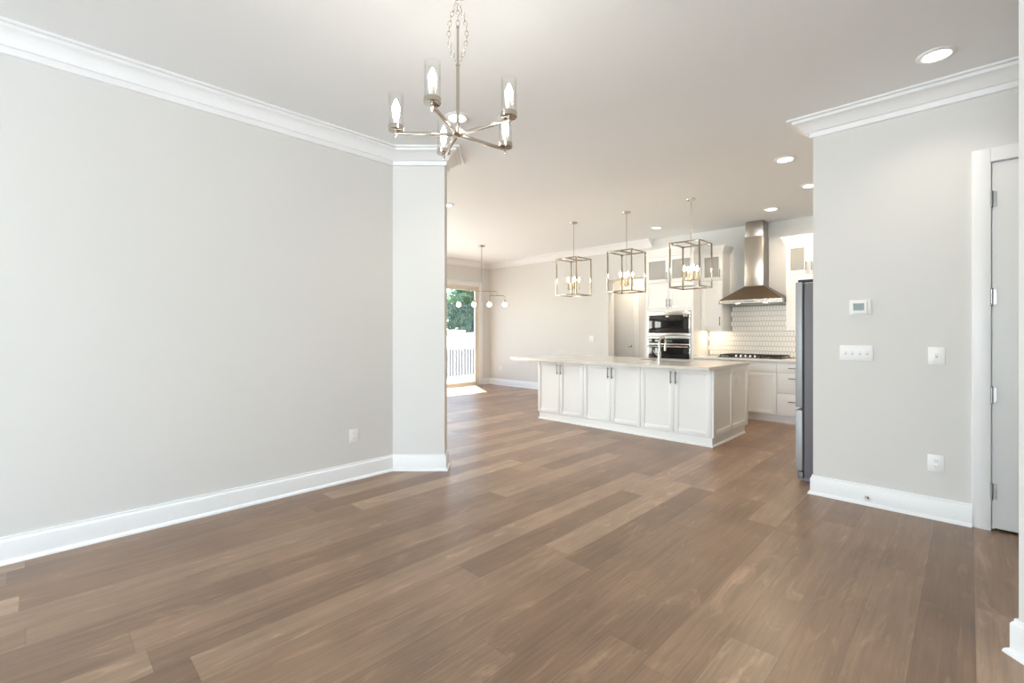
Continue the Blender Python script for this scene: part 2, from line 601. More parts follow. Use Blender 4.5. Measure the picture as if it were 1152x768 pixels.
# crown moulding
CR = [(0, H), (.156, H), (.156, H - .011), (.153, H - .014), (.124, H - .014), (.124, H - .031), (.121, H - .035), (.110, H - .037), (.084, H - .050), (.060, H - .071), (.043, H - .094),
      (.038, H - .100), (.026, H - .102), (.022, H - .108), (.020, H - .140), (0, H - .143)]
BS = [(0, 0), (.034, 0), (.034, .006), (.030, .016), (.022, .022), (.018, .024), (.018, .125), (.014, .134), (.010, .138), (.009, .150), (0, .152)]
struct('trim_1', MB().sweep([(XW, YL), D0, D1, D2, D3], CR), 'trim')
struct('trim_2', MB().sweep([(XR2, YR), (XR, YR), (XR, -3.0)], CR), 'trim')
struct('trim_3', MB().sweep([(XW, YB), (XF, YB), (XF, 4.237)], CR), 'trim')
struct('baseboard_left', MB().sweep([(XW, YL), D0, D1, D2, D3], BS), 'trim')
struct('baseboard_right', MB().sweep([(XR2, .32), (XR2, YR), (XR, YR), (XR, DR1 - .012 + CW)], BS), 'trim')
struct('baseboard_far', MB().sweep([(7.86, YB), (XF, YB), (XF, PO1)], BS), 'trim')
struct('baseboard_near', MB().sweep([(J0[0] + ST * .16, -2.99), (J0[0] + ST * .16, J0[1] - CT * .16), J0, J1, (XW, J1[1])], BS), 'trim')
struct('baseboard_pantry', MB().sweep([(8.75, 4.90), (8.75, 4.34)], BS), 'trim')

# front windows (behind the camera) and added garden windows (out of view): openings with panes
wi = 0
for ya, yb in FRONT_WINDOWS:
    wi += 1
    mb = MB()
    x0, x1 = XW - .12, XW - .04
    for a, b, c, d in ((ya, yb, .45, .52), (ya, yb, 2.48, 2.55), (ya, ya + .07, .52, 2.48), (yb - .07, yb, .52, 2.48), (ya + .07, yb - .07, 1.47, 1.53)):
        mb.box(x0, x1, a, b, c, d)
    for a, b, c, d in ((ya - .1, ya, .35, 2.65), (yb, yb + .1, .35, 2.65), (ya, yb, 2.55, 2.65), (ya, yb, .35, .45)):
        mb.box(XW, XW + .02, a, b, c, d)
    w = struct('window_%d' % wi, mb, 'trim')
    obj('pane', MB().box(XW - .085, XW - .079, ya + .07, yb - .07, .52, 2.48), 'pane', w)
for xa, xb in ADDED_GARDEN_WINDOWS:
    wi += 1
    mb = MB()
    for a, b, c, d in ((xa, xb, .45, .52), (xa, xb, 2.38, 2.45), (xa, xa + .07, .52, 2.38), (xb - .07, xb, .52, 2.38), ((xa + xb) / 2 - .03, (xa + xb) / 2 + .03, .52, 2.38)):
        mb.box(a, b, YB + .04, YB + .12, c, d)
    for a, b, c, d in ((xa - .1, xa, .35, 2.55), (xb, xb + .1, .35, 2.55), (xa, xb, 2.45, 2.55), (xa, xb, .35, .45)):
        mb.box(a, b, YB - .02, YB, c, d)
    w = struct('window_%d' % wi, mb, 'trim')
    obj('pane', MB().box(xa + .07, xb - .07, YB + .079, YB + .085, .52, 2.38), 'pane', w)

for xa, xb in ADDED_NEAR_WINDOWS:  # near windows: unseen, added to bring in more light
    wi += 1
    mb = MB()
    for a, b, c, d in ((xa, xb, .45, .52), (xa, xb, 2.48, 2.55), (xa, xa + .07, .52, 2.48), (xb - .07, xb, .52, 2.48), (xa + .07, xb - .07, 1.47, 1.53)):
        mb.box(a, b, J1[1] - .12, J1[1] - .04, c, d)
    for a, b, c, d in ((xa - .1, xa, .35, 2.65), (xb, xb + .1, .35, 2.65), (xa, xb, 2.55, 2.65), (xa, xb, .35, .45)):
        mb.box(a, b, J1[1], J1[1] + .02, c, d)
    w = struct('window_%d' % wi, mb, 'trim')
    obj('pane', MB().box(xa + .07, xb - .07, J1[1] - .085, J1[1] - .079, .52, 2.48), 'pane', w)

# door_1: white slab in the right wall
struct('trim_4', MB().box(XR - .014, XR, DR1 - .012, DR1 - .012 + CW, 0, DRZ - .012 + CW, .003).box(XR - .014, XR, DR0 + .012 - CW, DR0 + .012, 0, DRZ - .012 + CW, .003)
       .box(XR - .0138, XR, DR0 + .012, DR1 - .012, DRZ - .012, DRZ - .012 + CW)
       .box(XR, XR2 + .004, DR1 - .0145, DR1, 0, DRZ).box(XR, XR2 + .004, DR0, DR0 + .0145, 0, DRZ)
       .box(XR, XR2 + .004, DR0 + .0145, DR1 - .0145, DRZ - .0145, DRZ)
       .box(XR + .046, XR + .06, DR1 - .03, DR1 - .0145, 0, DRZ - .0145).box(XR + .046, XR + .06, DR0 + .0145, DR0 + .03, 0, DRZ - .0145).box(XR + .046, XR + .06, DR0 + .03, DR1 - .03, DRZ - .03, DRZ - .0145), 'trim')
d1 = struct('door_1', MB().box(XR + .004, XR + .044, DR0 + .018, DR1 - .018, .018, DRZ - .019, .002), 'door')
for z in (.26, .90, 1.55, 2.20):
    mb = MB().lathe([(.0075, z - .05), (.0075, z + .05)], (XR - .005, DR1 - .0165, 0), 12)
    mb.lathe([(.0085, z - .018), (.0085, z - .016)], (XR - .005, DR1 - .0165, 0), 12).lathe([(.0085, z + .016), (.0085, z + .018)], (XR - .005, DR1 - .0165, 0), 12)
    mb.ball((XR - .005, DR1 - .0165, z + .053), .006, seg=10, rings=6).ball((XR - .005, DR1 - .0165, z - .053), .006, seg=10, rings=6)
    mb.box(XR - .0015, XR + .003, DR1 - .040, DR1 - .0165, z - .05, z + .05)
    obj('hinge', mb, 'hinge', d1)
kn = MB().lathe([(.03, 0), (.03, .008), (.012, .012), (.012, .035), (.026, .045), (.029, .058), (.022, .068), (0, .07)], (XR + .004, DR0 + .085, 1.0), 20, 'x')
obj('door_knob', kn, 'nickel', d1)

# door_2: pantry door seen through the opening
pd0 = 4.985
struct('trim_5', MB().box(8.732, 8.75, pd0 - .10, pd0 - .004, 0, 2.19, .004).box(8.732, 8.75, pd0 + .716, pd0 + .812, 0, 2.19, .004).box(8.732, 8.75, pd0 - .004, pd0 + .716, 2.094, 2.19, .004), 'trim')
d2 = struct('door_2', MB().box(8.712, 8.748, pd0, pd0 + .712, .015, 2.088, .003), 'door')
obj('door_knob', MB().lathe([(.03, 0), (.03, .008), (.012, .012), (.012, .035), (.024, .045), (.027, .056), (.02, .066), (0, .068)], (8.712, pd0 + .06, 1.02), 18, 'x'), 'nickel', d2)

# door_3: sliding patio door with casing
struct('trim_6', MB().box(SD1 + .004, SD1 + .12, YB - .02, YB, 0, SDZ + .11, .004).box(SD0 - .12, SD0 - .004, YB - .02, YB, 0, SDZ + .11, .004)
       .box(SD0 - .004, SD1 + .004, YB - .02, YB, SDZ, SDZ + .11, .004), 'trim')
d3 = struct('door_3', MB().box(SD0, SD0 + .03, YB, YB + .14, 0, SDZ).box(SD1 - .03, SD1, YB, YB + .14, 0, SDZ).box(SD0 + .03, SD1 - .03, YB, YB + .14, SDZ - .05, SDZ)
            .box(SD0 + .03, SD1 - .03, YB, YB + .14, 0, .035), 'vinyl')
mid = (SD0 + SD1) / 2
for x0, x1, yy in ((SD0 + .03, mid + .03, YB + .085), (mid - .03, SD1 - .03, YB + .03)):
    sash = MB().box(x0, x0 + .045, yy, yy + .035, .035, SDZ - .05, .003).box(x1 - .045, x1, yy, yy + .035, .035, SDZ - .05, .003)
    sash.box(x0 + .045, x1 - .045, yy, yy + .035, .035, .095, .003).box(x0 + .045, x1 - .045, yy, yy + .035, SDZ - .11, SDZ - .05, .003)
    so = obj('door_sash', sash, 'vinyl', d3)
    obj('pane', MB().box(x0 + .045, x1 - .045, yy + .015, yy + .021, .095, SDZ - .11), 'pane', so)
obj('door_pull', MB().tube([(mid + .0, YB + .03, .95), (mid + .0, YB - .005, .97), (mid + .0, YB - .005, 1.18), (mid + .0, YB + .03, 1.2)], .008), 'trim', d3)


# ------------------------------------------------------------------ kitchen joinery
def shaker(mb, X, y0, y1, z0, z1, rail=.057, t=.02, solid=True):
    """a shaker front facing -x whose face is at X"""
    g = .0021
    y0, y1, z0, z1 = y0 + g, y1 - g, z0 + g, z1 - g
    b = .0018
    mb.box(X, X + t, y0, y0 + rail, z0, z1, b).box(X, X + t, y1 - rail, y1, z0, z1, b)
    mb.box(X, X + t, y0 + rail, y1 - rail, z0, z0 + rail, b).box(X, X + t, y0 + rail, y1 - rail, z1 - rail, z1, b)
    if solid:
        mb.box(X + .0065, X + t - .003, y0 + rail - .004, y1 - rail + .004, z0 + rail - .004, z1 - rail + .004)
    return mb


def pull(X, y, z0, z1, r=.0055):
    """vertical bar pull standing off a front at X"""
    mb = MB().tube([(X - .03, y, z0), (X - .03, y, z1)], r, 10)
    for z in (z0 + .02, z1 - .02):
        mb.tube([(X, y, z), (X - .03, y, z)], r * .9, 8)
    return mb


def pull_h(X, y0, y1, z, r=.0055):
    mb = MB().tube([(X - .03, y0, z), (X - .03, y1, z)], r, 10)
    for y in (y0 + .02, y1 - .02):
        mb.tube([(X, y, z), (X - .03, y, z)], r * .9, 8)
    return mb


def cab_door(parent, X, y0, y1, z0, z1, hy, hz0, hz1, glass=False, name='door'):
    d = obj(name, shaker(MB(), X, y0, y1, z0, z1, solid=not glass), 'cab', parent)
    if glass:
        obj('glass_pane', MB().box(X + .009, X + .013, y0 + .058, y1 - .058, z0 + .058, z1 - .058), 'cabglass', d)
    obj('handle', pull(X, hy, hz0, hz1), 'chrome', d)
    return d


# island ------------------------------------------------------------
IX, IX2 = 5.40, 6.55
IB, IT = .105, .885
units = [(2.10, 2.99, 'right-hand'), (2.99, 3.87, 'middle'), (3.87, 4.72, 'left-hand')]
for y0, y1, wd in units:
    lab = {'right-hand': 'white two-door island cabinet nearest the open end panel', 'middle': 'white two-door island cabinet between the two outer ones',
           'left-hand': 'white two-door island cabinet under the seating overhang end'}[wd]
    t = thing('island_cabinet', lab, 'cabinet', (IX, (y0 + y1) / 2, 0), 'shaker cabinets along the island front')
    obj('body', MB().box(IX + .022, IX + .58, y0 + .001, y1 - .001, IB, IT), 'cab', t)
    m_ = (y0 + y1) / 2
    cab_door(t, IX, y0, m_, IB, IT - .01, m_ - .032, .695, .845)
    cab_door(t, IX, m_, y1, IB, IT - .01, m_ + .032, .695, .845)
# working side of the island
t = thing('sink_cabinet', 'white sink base cabinet on the working side of the island', 'cabinet', (IX2, 3.4, 0))
obj('body', MB().box(IX + .581, IX2 - .022, 2.10, 2.64, IB, IT).box(IX + .581, IX2 - .022, 3.46, 4.72, IB, IT).box(IX + .581, IX2 - .022, 2.64, 3.46, IB, .64).box(IX2 - .04, IX2 - .022, 2.64, 3.46, .64, IT), 'cab', t)
for k in range(4):
    ya, yb = 2.10 + k * .655, 2.10 + (k + 1) * .655
    mb = MB().box(IX2 - .02, IX2, ya + .002, yb - .002, IB, IT - .01, .002)
    dd = obj('door', mb, 'cab', t)
    obj('handle', MB().tube([(IX2 + .03, yb - .04, .68), (IX2 + .03, yb - .04, .84)], .0055).tube([(IX2, yb - .04, .70), (IX2 + .03, yb - .04, .70)], .005).tube([(IX2, yb - .04, .82), (IX2 + .03, yb - .04, .82)], .005), 'chrome', dd)
# end panel
t = thing('island_end_panel', 'panelled white end of the island facing the fridge', 'panel', ((IX + IX2) / 2, 2.08, 0))
ys, ye = 2.072, 2.0985
obj('panel_board', MB().box(IX + .002, IX2 - .002, ys + .011, ye, IB, IT), 'cab', t)
fr = MB()
for a, b in ((IX, IX + .085), ((IX + IX2) / 2 - .035, (IX + IX2) / 2 + .035), (IX2 - .075, IX2)):
    fr.box(a, b, ys, ys + .0115, IB, IT, .0018)
for a, b in ((IX + .085, (IX + IX2) / 2 - .035), ((IX + IX2) / 2 + .035, IX2 - .075)):
    fr.box(a, b, ys, ys + .0115, IB, IB + .075, .0018).box(a, b, ys, ys + .0115, IT - .075, IT, .0018)
obj('panel_frame', fr, 'cab', t)
# base moulding
mb = MB().sweep([(IX2 - .06, 4.70), (IX + .012, 4.70), (IX + .012, 2.095), (IX2 - .06, 2.095)][::-1], [(0, 0), (-.016, 0), (-.016, .012), (-.010, .02), (-.001, .022), (-.001, .096), (.006, .1045), (.02, .1045), (.02, 0)])
tag(obj('island_plinth', mb, 'cab'), 'white base moulding running round the foot of the island', 'moulding')
# worktop with sink cut-out
WX0, WX1, WY0, WY1, WZ0, WZ1 = 5.235, 6.60, 2.06, 5.16, .8855, .922
SX0, SX1, SY0, SY1 = 6.06, 6.48, 2.70, 3.40
wt = MB().box(WX0, WX1, WY0, SY0, WZ0, WZ1).box(WX0, WX1, SY1, WY1, WZ0, WZ1).box(WX0, SX0, SY0, SY1, WZ0, WZ1).box(SX1, WX1, SY0, SY1, WZ0, WZ1)
tag(obj('island_worktop', wt, 'quartz'), 'long pale quartz worktop covering the kitchen island', 'worktop')
t = thing('sink', 'stainless undermount sink sunk in the island worktop', 'sink', ((SX0 + SX1) / 2, (SY0 + SY1) / 2, .66))
sk = MB().box(SX0 - .012, SX0, SY0 - .012, SY1 + .012, .66, .885).box(SX1, SX1 + .012, SY0 - .012, SY1 + .012, .66, .885)
sk.box(SX0, SX1, SY0 - .012, SY0, .66, .885).box(SX0, SX1, SY1, SY1 + .012, .66, .885).box(SX0, SX1, SY0, SY1, .66, .672)
obj('basin', sk, 'steel', t)
obj('drain', MB().lathe([(.045, .672), (.045, .675), (.03, .675), (.028, .673), (0, .673)], ((SX0 + SX1) / 2, (SY0 + SY1) / 2, 0)), 'chrome', t)
# faucet
fx, fy, fz = 6.00, 3.035, .9222
t = thing('faucet', 'tall gooseneck kitchen tap standing on the island worktop', 'faucet', (fx, fy, fz))
obj('base', MB().lathe([(.028, fz), (.028, fz + .006), (.021, fz + .012), (.021, fz + .12), (.017, fz + .128), (.0, fz + .128)], (fx, fy, 0)), 'nickel', t)
arc = [(fx, fy, fz + .12), (fx, fy, fz + .235)]
for k in range(1, 15):
    a = PI * k / 14 * 1.06
    arc.append((fx + .09 - .09 * math.cos(a), fy, fz + .235 + .09 * math.sin(a)))
obj('spout', MB().tube(arc, .0125, 14), 'nickel', t)
e_ = arc[-1]
obj('spray_head', MB().tube([e_, (e_[0] - .006, fy, e_[2] - .05), (e_[0] - .010, fy, e_[2] - .085)], [.0145, .0165, .0155], 14), 'nickel', t)
obj('lever', MB().tube([(fx, fy, fz + .075), (fx, fy + .045, fz + .08)], .012, 12).tube([(fx, fy + .045, fz + .08), (fx - .005, fy + .075, fz + .115), (fx - .008, fy + .085, fz + .15)], [.008, .0065, .005], 10), 'nickel', t)

# kitchen wall: base run --------------------------------------------
KX, BX, UX = 7.50, XF - .002, 7.77
KB, KT = .115, .882


def base_unit(label, y0, y1):
    t = thing('base_cabinet', label, 'cabinet', (KX, (y0 + y1) / 2, 0), 'base cabinets under the cooktop counter')
    obj('body', MB().box(KX + .022, BX, y0 + .001, y1 - .001, KB, KT).box(KX + .08, BX, y0 + .001, y1 - .001, 0, KB), 'cab', t)
    return t


t = base_unit('white base cabinet with two doors below the gas cooktop', 1.985, 2.88)
obj('false_front', MB().box(KX, KX + .02, 1.987, 2.878, .732, .868, .002), 'cab', t)
m_ = (1.985 + 2.88) / 2
for a, b, hy in ((1.985, m_, m_ - .035), (m_, 2.88, m_ + .035)):
    cab_door(t, KX, a, b, KB + .005, .728, hy, .56, .71)
t = base_unit('white three-drawer base cabinet right of the cooktop, beside the fridge', 1.20, 1.985)
for z0, z1 in ((KB + .005, .432), (.434, .728), (.732, .868)):
    f_ = MB()
    if z1 - z0 > .2:
        f_.box(KX, KX + .02, 1.202, 1.983, z0 + .001, z1 - .001, .002)
    else:
        f_.box(KX, KX + .02, 1.202, 1.983, z0, z1, .002)
    dr = obj('drawer', f_, 'cab', t)
    zz = (z0 + z1) / 2 if z1 - z0 < .2 else z1 - .075 if z0 > .3 else z1 - .11
    obj('handle', pull_h(KX, 1.46, 1.83, zz), 'chrome', dr)
t = base_unit('narrow white base cabinet between cooktop cabinet and oven tower', 2.88, 3.195)
cab_door(t, KX, 2.88, 3.195, KB + .005, .868, 2.92, .69, .84)
t = base_unit('white corner base cabinet behind the fridge', .30, 1.20)
cab_door(t, KX, .30, 1.20, KB + .005, .868, .34, .69, .84)
tag(obj('wall_worktop', MB().box(KX - .035, BX, .285, 3.198, KT + .0005, .921, .003), 'quartz'), 'pale quartz counter along the kitchen wall under the hood', 'worktop')

# cooktop
cz = .9215
t = thing('gas_cooktop', 'black gas cooktop set in the wall counter under the hood', 'cooktop', (7.78, 2.38, cz))
C0, C1 = 1.93, 2.83
obj('body', MB().box(7.53, 8.03, C0, C1, cz, cz + .012, .004), 'black', t)
for k in range(3):
    ya = C0 + .015 + k * .29
    yb = ya + .28
    g = MB()
    for y in (ya, (ya + yb) / 2 - .005, yb - .012):
        g.box(7.62 if k == 1 else 7.56, 8.01, y, y + .012, cz + .030, cz + .046, .002)
    for x in (7.62 if k == 1 else 7.56, 7.74, 7.86, 7.998):
        g.box(x, x + .012, ya, yb, cz + .030, cz + .046, .002)
    for x in (7.62 if k == 1 else 7.56, 7.998):
        for y in (ya, yb - .012):
            g.box(x, x + .012, y, y + .012, cz + .012, cz + .032)
    obj('grate', g, 'iron', t)
for x, y in ((7.70, C0 + .15), (7.92, C0 + .15), (7.82, 2.38), (7.70, C1 - .15), (7.92, C1 - .15)):
    obj('burner', MB().lathe([(.05, cz + .012), (.05, cz + .02), (.035, cz + .021), (.035, cz + .028), (0, cz + .029)], (x, y, 0), 18), 'iron', t)
for k in range(5):
    obj('knob', MB().lathe([(.021, cz + .012), (.021, cz + .016), (.017, cz + .019), (.015, cz + .042), (.012, cz + .045), (0, cz + .045)], (7.565, 2.29 + k * .0675, 0), 16), 'steel', t)

# backsplash tiles
TX = BX - .008
mb = MB()
pw, ph, pp = .0435, .080, .014
regions = [(.30, 3.197, .9225, 1.335), (1.96, 2.835, 1.335, 1.752)]
ri = 0
z = .9225
while z < 1.80:
    off = 0 if ri % 2 == 0 else pw / 2
    y = .30 + pw / 2 + off
    while y < 3.19:
        zt, zb = z + ph + pp - .0035, z + .0035
        inside = any(a <= y - pw / 2 + .002 and y + pw / 2 - .002 <= b and zt <= d + (.03 if d < 1.5 else 0) for a, b, c, d in regions)
        if inside:
            hw = pw / 2 - .0019
            poly = [(y - hw, zb + pp), (y, zb), (y + hw, zb + pp), (y + hw, zt - pp), (y, zt), (y - hw, zt - pp)]
            sm = [(yy + (y - yy) * .10, zz + ((zt + zb) / 2 - zz) * .04) for yy, zz in poly]
            v = [(TX + .0035, a, b) for a, b in poly] + [(TX + .001, a, b) for a, b in poly] + [(TX, a, b) for a, b in sm]
            f = []
            for q in range(6):
                w_ = (q + 1) % 6
                f += [(q, w_, 6 + w_, 6 + q), (6 + q, 6 + w_, 12 + w_, 12 + q)]
            f.append((12, 13, 14, 15, 16, 17))
            mb.add(v, f)
        y += pw
    z += ph
    ri += 1
t = thing('tile_backsplash', 'white elongated-hexagon tile backsplash behind the cooktop', 'backsplash', (TX, 1.9, .9222))
gb = MB()
for a, b, c, d in regions:
    gb.box(TX + .003, BX, a, b, c, d)
obj('grout_bed', gb, 'grout', t)
obj('tiles', mb, 'tile', t, smooth=20)


# oven tower -------------------------------------------------------
def crown_cap(parent, X, y0, y1, z0, z1, right_return=True, left_return=False, out=.055, back=XF - .002):
    pr = [(0, z0), (.010, z0), (.012, z0 + .022), (.020, z0 + .03), (.034, z0 + (z1 - z0) * .55), (.050, z1 - .022), (out, z1 - .02), (out, z1), (0, z1)]
    pts = []
    if left_return:
        pts.append((BX, y1))
    pts += [(X, y1), (X, y0)]
    if right_return:
        pts.append((back, y0))
    obj('cornice', MB().sweep(pts, pr), 'cab', parent)


TY0, TY1 = 3.20, 4.05
t = thing('oven_tower', 'tall white cabinet housing microwave and oven beside pantry opening', 'cabinet', (KX, 3.62, 0))
tb = MB().box(KX + .022, BX, TY0, TY1, .115, .715).box(KX + .08, BX, TY0, TY1, 0, .115)
tb.box(KX + .022, BX, TY0, TY0 + .02, .715, 2.60).box(KX + .022, BX, TY1 - .02, TY1, .715, 2.60)
tb.box(KX + .30, BX, TY0 + .02, TY1 - .02, .715, 1.70).box(KX + .022, BX, TY0 + .02, TY1 - .02, 1.668, 2.155)
tb.box(KX + .022, BX, TY0 + .02, TY1 - .02, 2.555, 2.60).box(BX - .02, BX, TY0 + .02, TY1 - .02, 2.155, 2.555)
tb.box(KX, KX + .022, TY0, TY0 + .045, .715, 1.70).box(KX, KX + .022, TY1 - .045, TY1, .715, 1.70).box(KX, KX + .022, TY0 + .045, TY1 - .045, 1.222, 1.242).box(KX, KX + .022, TY0 + .045, TY1 - .045, 1.668, 1.70)
tb.box(KX, KX + .022, TY0, TY1, 2.592, 2.60)
obj('body', tb, 'cab', t)
m_ = (TY0 + TY1) / 2
for a, b, hy in ((TY0, m_, m_ - .03), (m_, TY1, m_ + .03)):
    cab_door(t, KX, a, b, 1.702, 2.145, hy, 1.74, 1.87)
    cab_door(t, KX, a, b, 2.155, 2.590, hy, 2.20, 2.33, glass=True, name='glass_door')
obj('drawer', MB().box(KX, KX + .02, TY0 + .002, TY1 - .002, .12, .708, .002), 'cab', t)
crown_cap(t, KX, TY0, TY1, 2.60, 2.725, back=UX - .058)
# microwave
MY0, MY1 = TY0 + .048, TY1 - .048
t = thing('built_in_microwave', 'black-fronted microwave with steel frame above the oven', 'microwave', (KX, m_, 1.245))
obj('body', MB().box(KX + .005, KX + .29, MY0 + .01, MY1 - .01, 1.246, 1.664), 'black', t)
obj('trim_frame', MB().box(KX - .012, KX + .004, MY0, MY1, 1.600, 1.666, .002).box(KX - .012, KX + .004, MY0, MY1, 1.245, 1.298, .002)
    .box(KX - .012, KX + .004, MY0, MY0 + .025, 1.298, 1.600, .002).box(KX - .012, KX + .004, MY1 - .022, MY1, 1.298, 1.600, .002), 'steel', t)
obj('glass_front', MB().box(KX - .014, KX + .004, MY0 + .026, MY1 - .023, 1.299, 1.599, .002), 'blackglass', t)
# oven
t = thing('wall_oven', 'black glass wall oven with steel handle bar under microwave', 'oven', (KX, m_, .72))
obj('body', MB().box(KX + .005, KX + .29, MY0 + .01, MY1 - .01, .722, 1.215), 'black', t)
obj('control_panel', MB().box(KX - .014, KX + .004, MY0 + .02, MY1 - .02, 1.120, 1.205, .002), 'blackglass', t)
obj('display', MB().box(KX - .0155, KX - .0135, m_ - .06, m_ + .06, 1.145, 1.18), 'lcd', t)
obj('trim_frame', MB().box(KX - .012, KX + .004, MY0, MY1, 1.205, 1.220, .002).box(KX - .012, KX + .004, MY0, MY0 + .02, .72, 1.205, .002).box(KX - .012, KX + .004, MY1 - .02, MY1, .72, 1.205, .002).box(KX - .012, KX + .004, MY0 + .02, MY1 - .02, 1.098, 1.120, .002), 'steel', t)
dr = obj('door', MB().box(KX - .016, KX + .004, MY0 + .021, MY1 - .021, .795, 1.096, .002), 'blackglass', t)
obj('door_rail', MB().box(KX - .018, KX + .004, MY0 + .021, MY1 - .021, .722, .795, .002), 'steel', dr)
obj('handle', MB().tube([(KX - .062, MY0 + .02, 1.068), (KX - .062, MY1 - .02, 1.068)], .013, 14).tube([(KX - .016, MY0 + .07, 1.068), (KX - .062, MY0 + .07, 1.068)], .009).tube([(KX - .016, MY1 - .07, 1.068), (KX - .062, MY1 - .07, 1.068)], .009), 'nickel', dr)


# upper cabinets ----------------------------------------------------
def upper_unit(label, y0, y1, n, handle_side, returns):
    t = thing('upper_cabinet', label, 'cabinet', (UX, (y0 + y1) / 2, 1.34), 'upper cabinets either side of the hood')
    bd = MB().box(UX + .021, BX, y0, y1, 1.365, 2.155).box(UX + .021, BX, y0, y0 + .02, 2.155, 2.60).box(UX + .021, BX, y1 - .02, y1, 2.155, 2.60)
    bd.box(UX + .021, BX, y0 + .02, y1 - .02, 2.58, 2.60).box(BX - .015, BX, y0 + .02, y1 - .02, 2.155, 2.58)
    bd.box(UX + .003, UX + .021, y0, y1, 1.338, 1.372).box(UX + .021, BX, y0, y0 + .018, 1.338, 1.365).box(UX + .021, BX, y1 - .018, y1, 1.338, 1.365)
    obj('body', bd, 'cab', t)
    w = (y1 - y0) / n
    for k in range(n):
        a, b = y0 + k * w, y0 + (k + 1) * w
        hy = handle_side(k, a, b)
        cab_door(t, UX, a, b, 1.374, 2.145, hy, 1.42, 1.56)
        cab_door(t, UX, a, b, 2.155, 2.598, hy, 2.20, 2.33, glass=True, name='glass_door')
    crown_cap(t, UX, y0, y1, 2.60, 2.715, *returns)
    return t


upper_unit('narrow white upper cabinet left of the hood, touching the oven tower', 2.845, 3.195, 1, lambda k, a, b: a + .035, (True, False))
upper_unit('white upper cabinet right of the hood, above the fridge edge', .75, 1.935, 4, lambda k, a, b: (a + .035) if k % 2 else (b - .035), (True, True))

for y, lab, zb in ((3.02, 'under-cabinet light glowing below the narrow cabinet left of the hood', 1.348), (1.62, 'under-cabinet light glowing below the cabinet right of the hood', 1.348)):
    t = thing('under_cabinet_light', lab, 'light', (7.93, y, zb), 'lights under the upper cabinets')
    obj('housing', MB().box(7.86, 7.96, y - .13, y + .13, zb + .004, zb + .0165, .002), 'plate', t)
    obj('diffuser', MB().box(7.875, 7.945, y - .12, y + .12, zb, zb + .0038), 'warmlens', t)

# range hood --------------------------------------------------------
HY0, HY1, HX0 = 1.94, 2.84, 7.60
hc = (HY0 + HY1) / 2
t = thing('range_hood', 'stainless chimney hood over the gas cooktop', 'range hood', (7.85, hc, 1.755))
sk = MB()
zb, zt_ = 1.755, 1.812
sk.box(HX0, HX0 + .012, HY0, HY1, zb, zt_).box(HX0 + .012, BX, HY0, HY0 + .012, zb, zt_).box(HX0 + .012, BX, HY1 - .012, HY1, zb, zt_).box(HX0 + .012, BX, HY0 + .012, HY1 - .012, zb + .01, zb + .02)
obj('skirt', sk, 'steel', t)
cx0, cy0, cy1 = 7.82, hc - .135, hc + .135
v = [(HX0, HY0, zt_), (HX0, HY1, zt_), (BX, HY1, zt_), (BX, HY0, zt_), (cx0, cy0, 2.03), (cx0, cy1, 2.03), (BX, cy1, 2.03), (BX, cy0, 2.03)]
obj('canopy', MB().add(v, [(0, 1, 2, 3), (4, 5, 6, 7), (0, 1, 5, 4), (1, 2, 6, 5), (2, 3, 7, 6), (3, 0, 4, 7)]), 'steel_reflect_tint', t)
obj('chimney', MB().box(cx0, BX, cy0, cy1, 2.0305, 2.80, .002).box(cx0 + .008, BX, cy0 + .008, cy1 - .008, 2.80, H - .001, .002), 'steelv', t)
for y in (hc - .20, hc + .20):
    obj('hood_lamp', MB().lathe([(.03, zb + .009), (.03, zb + .004), (0, zb + .004)], (HX0 + .10, y, 0), 16), 'hoodlens', t)
cp = MB()
for k in range(5):
    cp.lathe([(.008, 0), (.008, .004), (0, .004)], (HX0, hc - .05 + k * .025, (zb + zt_) / 2), 10, 'x')
obj('button', cp, 'black', t)

# fridge ------------------------------------------------------------
FX0, FX1 = 4.712, 5.62
t = thing('fridge', 'stainless french-door fridge with grey side behind the right wall end', 'fridge', ((FX0 + FX1) / 2, .7, 0))
obj('body', MB().box(FX0, FX1, .30, 1.030, .045, 1.745, .004), 'fridge_side', t)
obj('kick_grille', MB().box(FX0 + .01, FX1 - .01, .34, 1.04, .012, .044), 'fridge_side', t)
obj('gasket', MB().box(FX0 + .012, FX1 - .012, 1.0305, 1.043, .09, 1.735), 'gasket', t)
fm = (FX0 + FX1) / 2
FD0, FD1 = 1.0435, 1.098
for a, b, hx in ((FX0 - .002, fm - .002, fm - .05), (fm + .002, FX1 + .002, fm + .05)):
    dd = obj('door', MB().box(a, b, FD0, FD1, .655, 1.755, .006), 'fridge_door', t)
    obj('handle', MB().tube([(hx, FD1 + .05, .78), (hx, FD1 + .05, 1.60)], .011, 12).tube([(hx, FD1, .82), (hx, FD1 + .05, .82)], .008).tube([(hx, FD1, 1.56), (hx, FD1 + .05, 1.56)], .008), 'steelv', dd)
dd = obj('freezer_drawer', MB().box(FX0 - .002, FX1 + .002, FD0, FD1, .10, .632, .006), 'fridge_door', t)
obj('handle', MB().tube([(FX0 + .32, FD1 + .05, .58), (FX1 - .32, FD1 + .05, .58)], .011, 12).tube([(FX0 + .36, FD1, .58), (FX0 + .36, FD1 + .05, .58)], .008).tube([(FX1 - .36, FD1, .58), (FX1 - .36, FD1 + .05, .58)], .008), 'steelv', dd)
for x in (FX0 + .03, FX1 - .09):
    obj('hinge_cover', MB().box(x, x + .06, .93, 1.085, 1.7565, 1.778, .004), 'gasket', t)
for x in (FX0 + .05, FX1 - .05):
    for y in (.38, .98):
        obj('foot', MB().lathe([(.02, 0), (.02, .012)], (x, y, 0), 12), 'gasket', t)
obj('toe_bar', MB().box(FX0 + .004, FX1 - .004, 1.041, 1.085, .03, .085, .004), 'fridge_side', t)


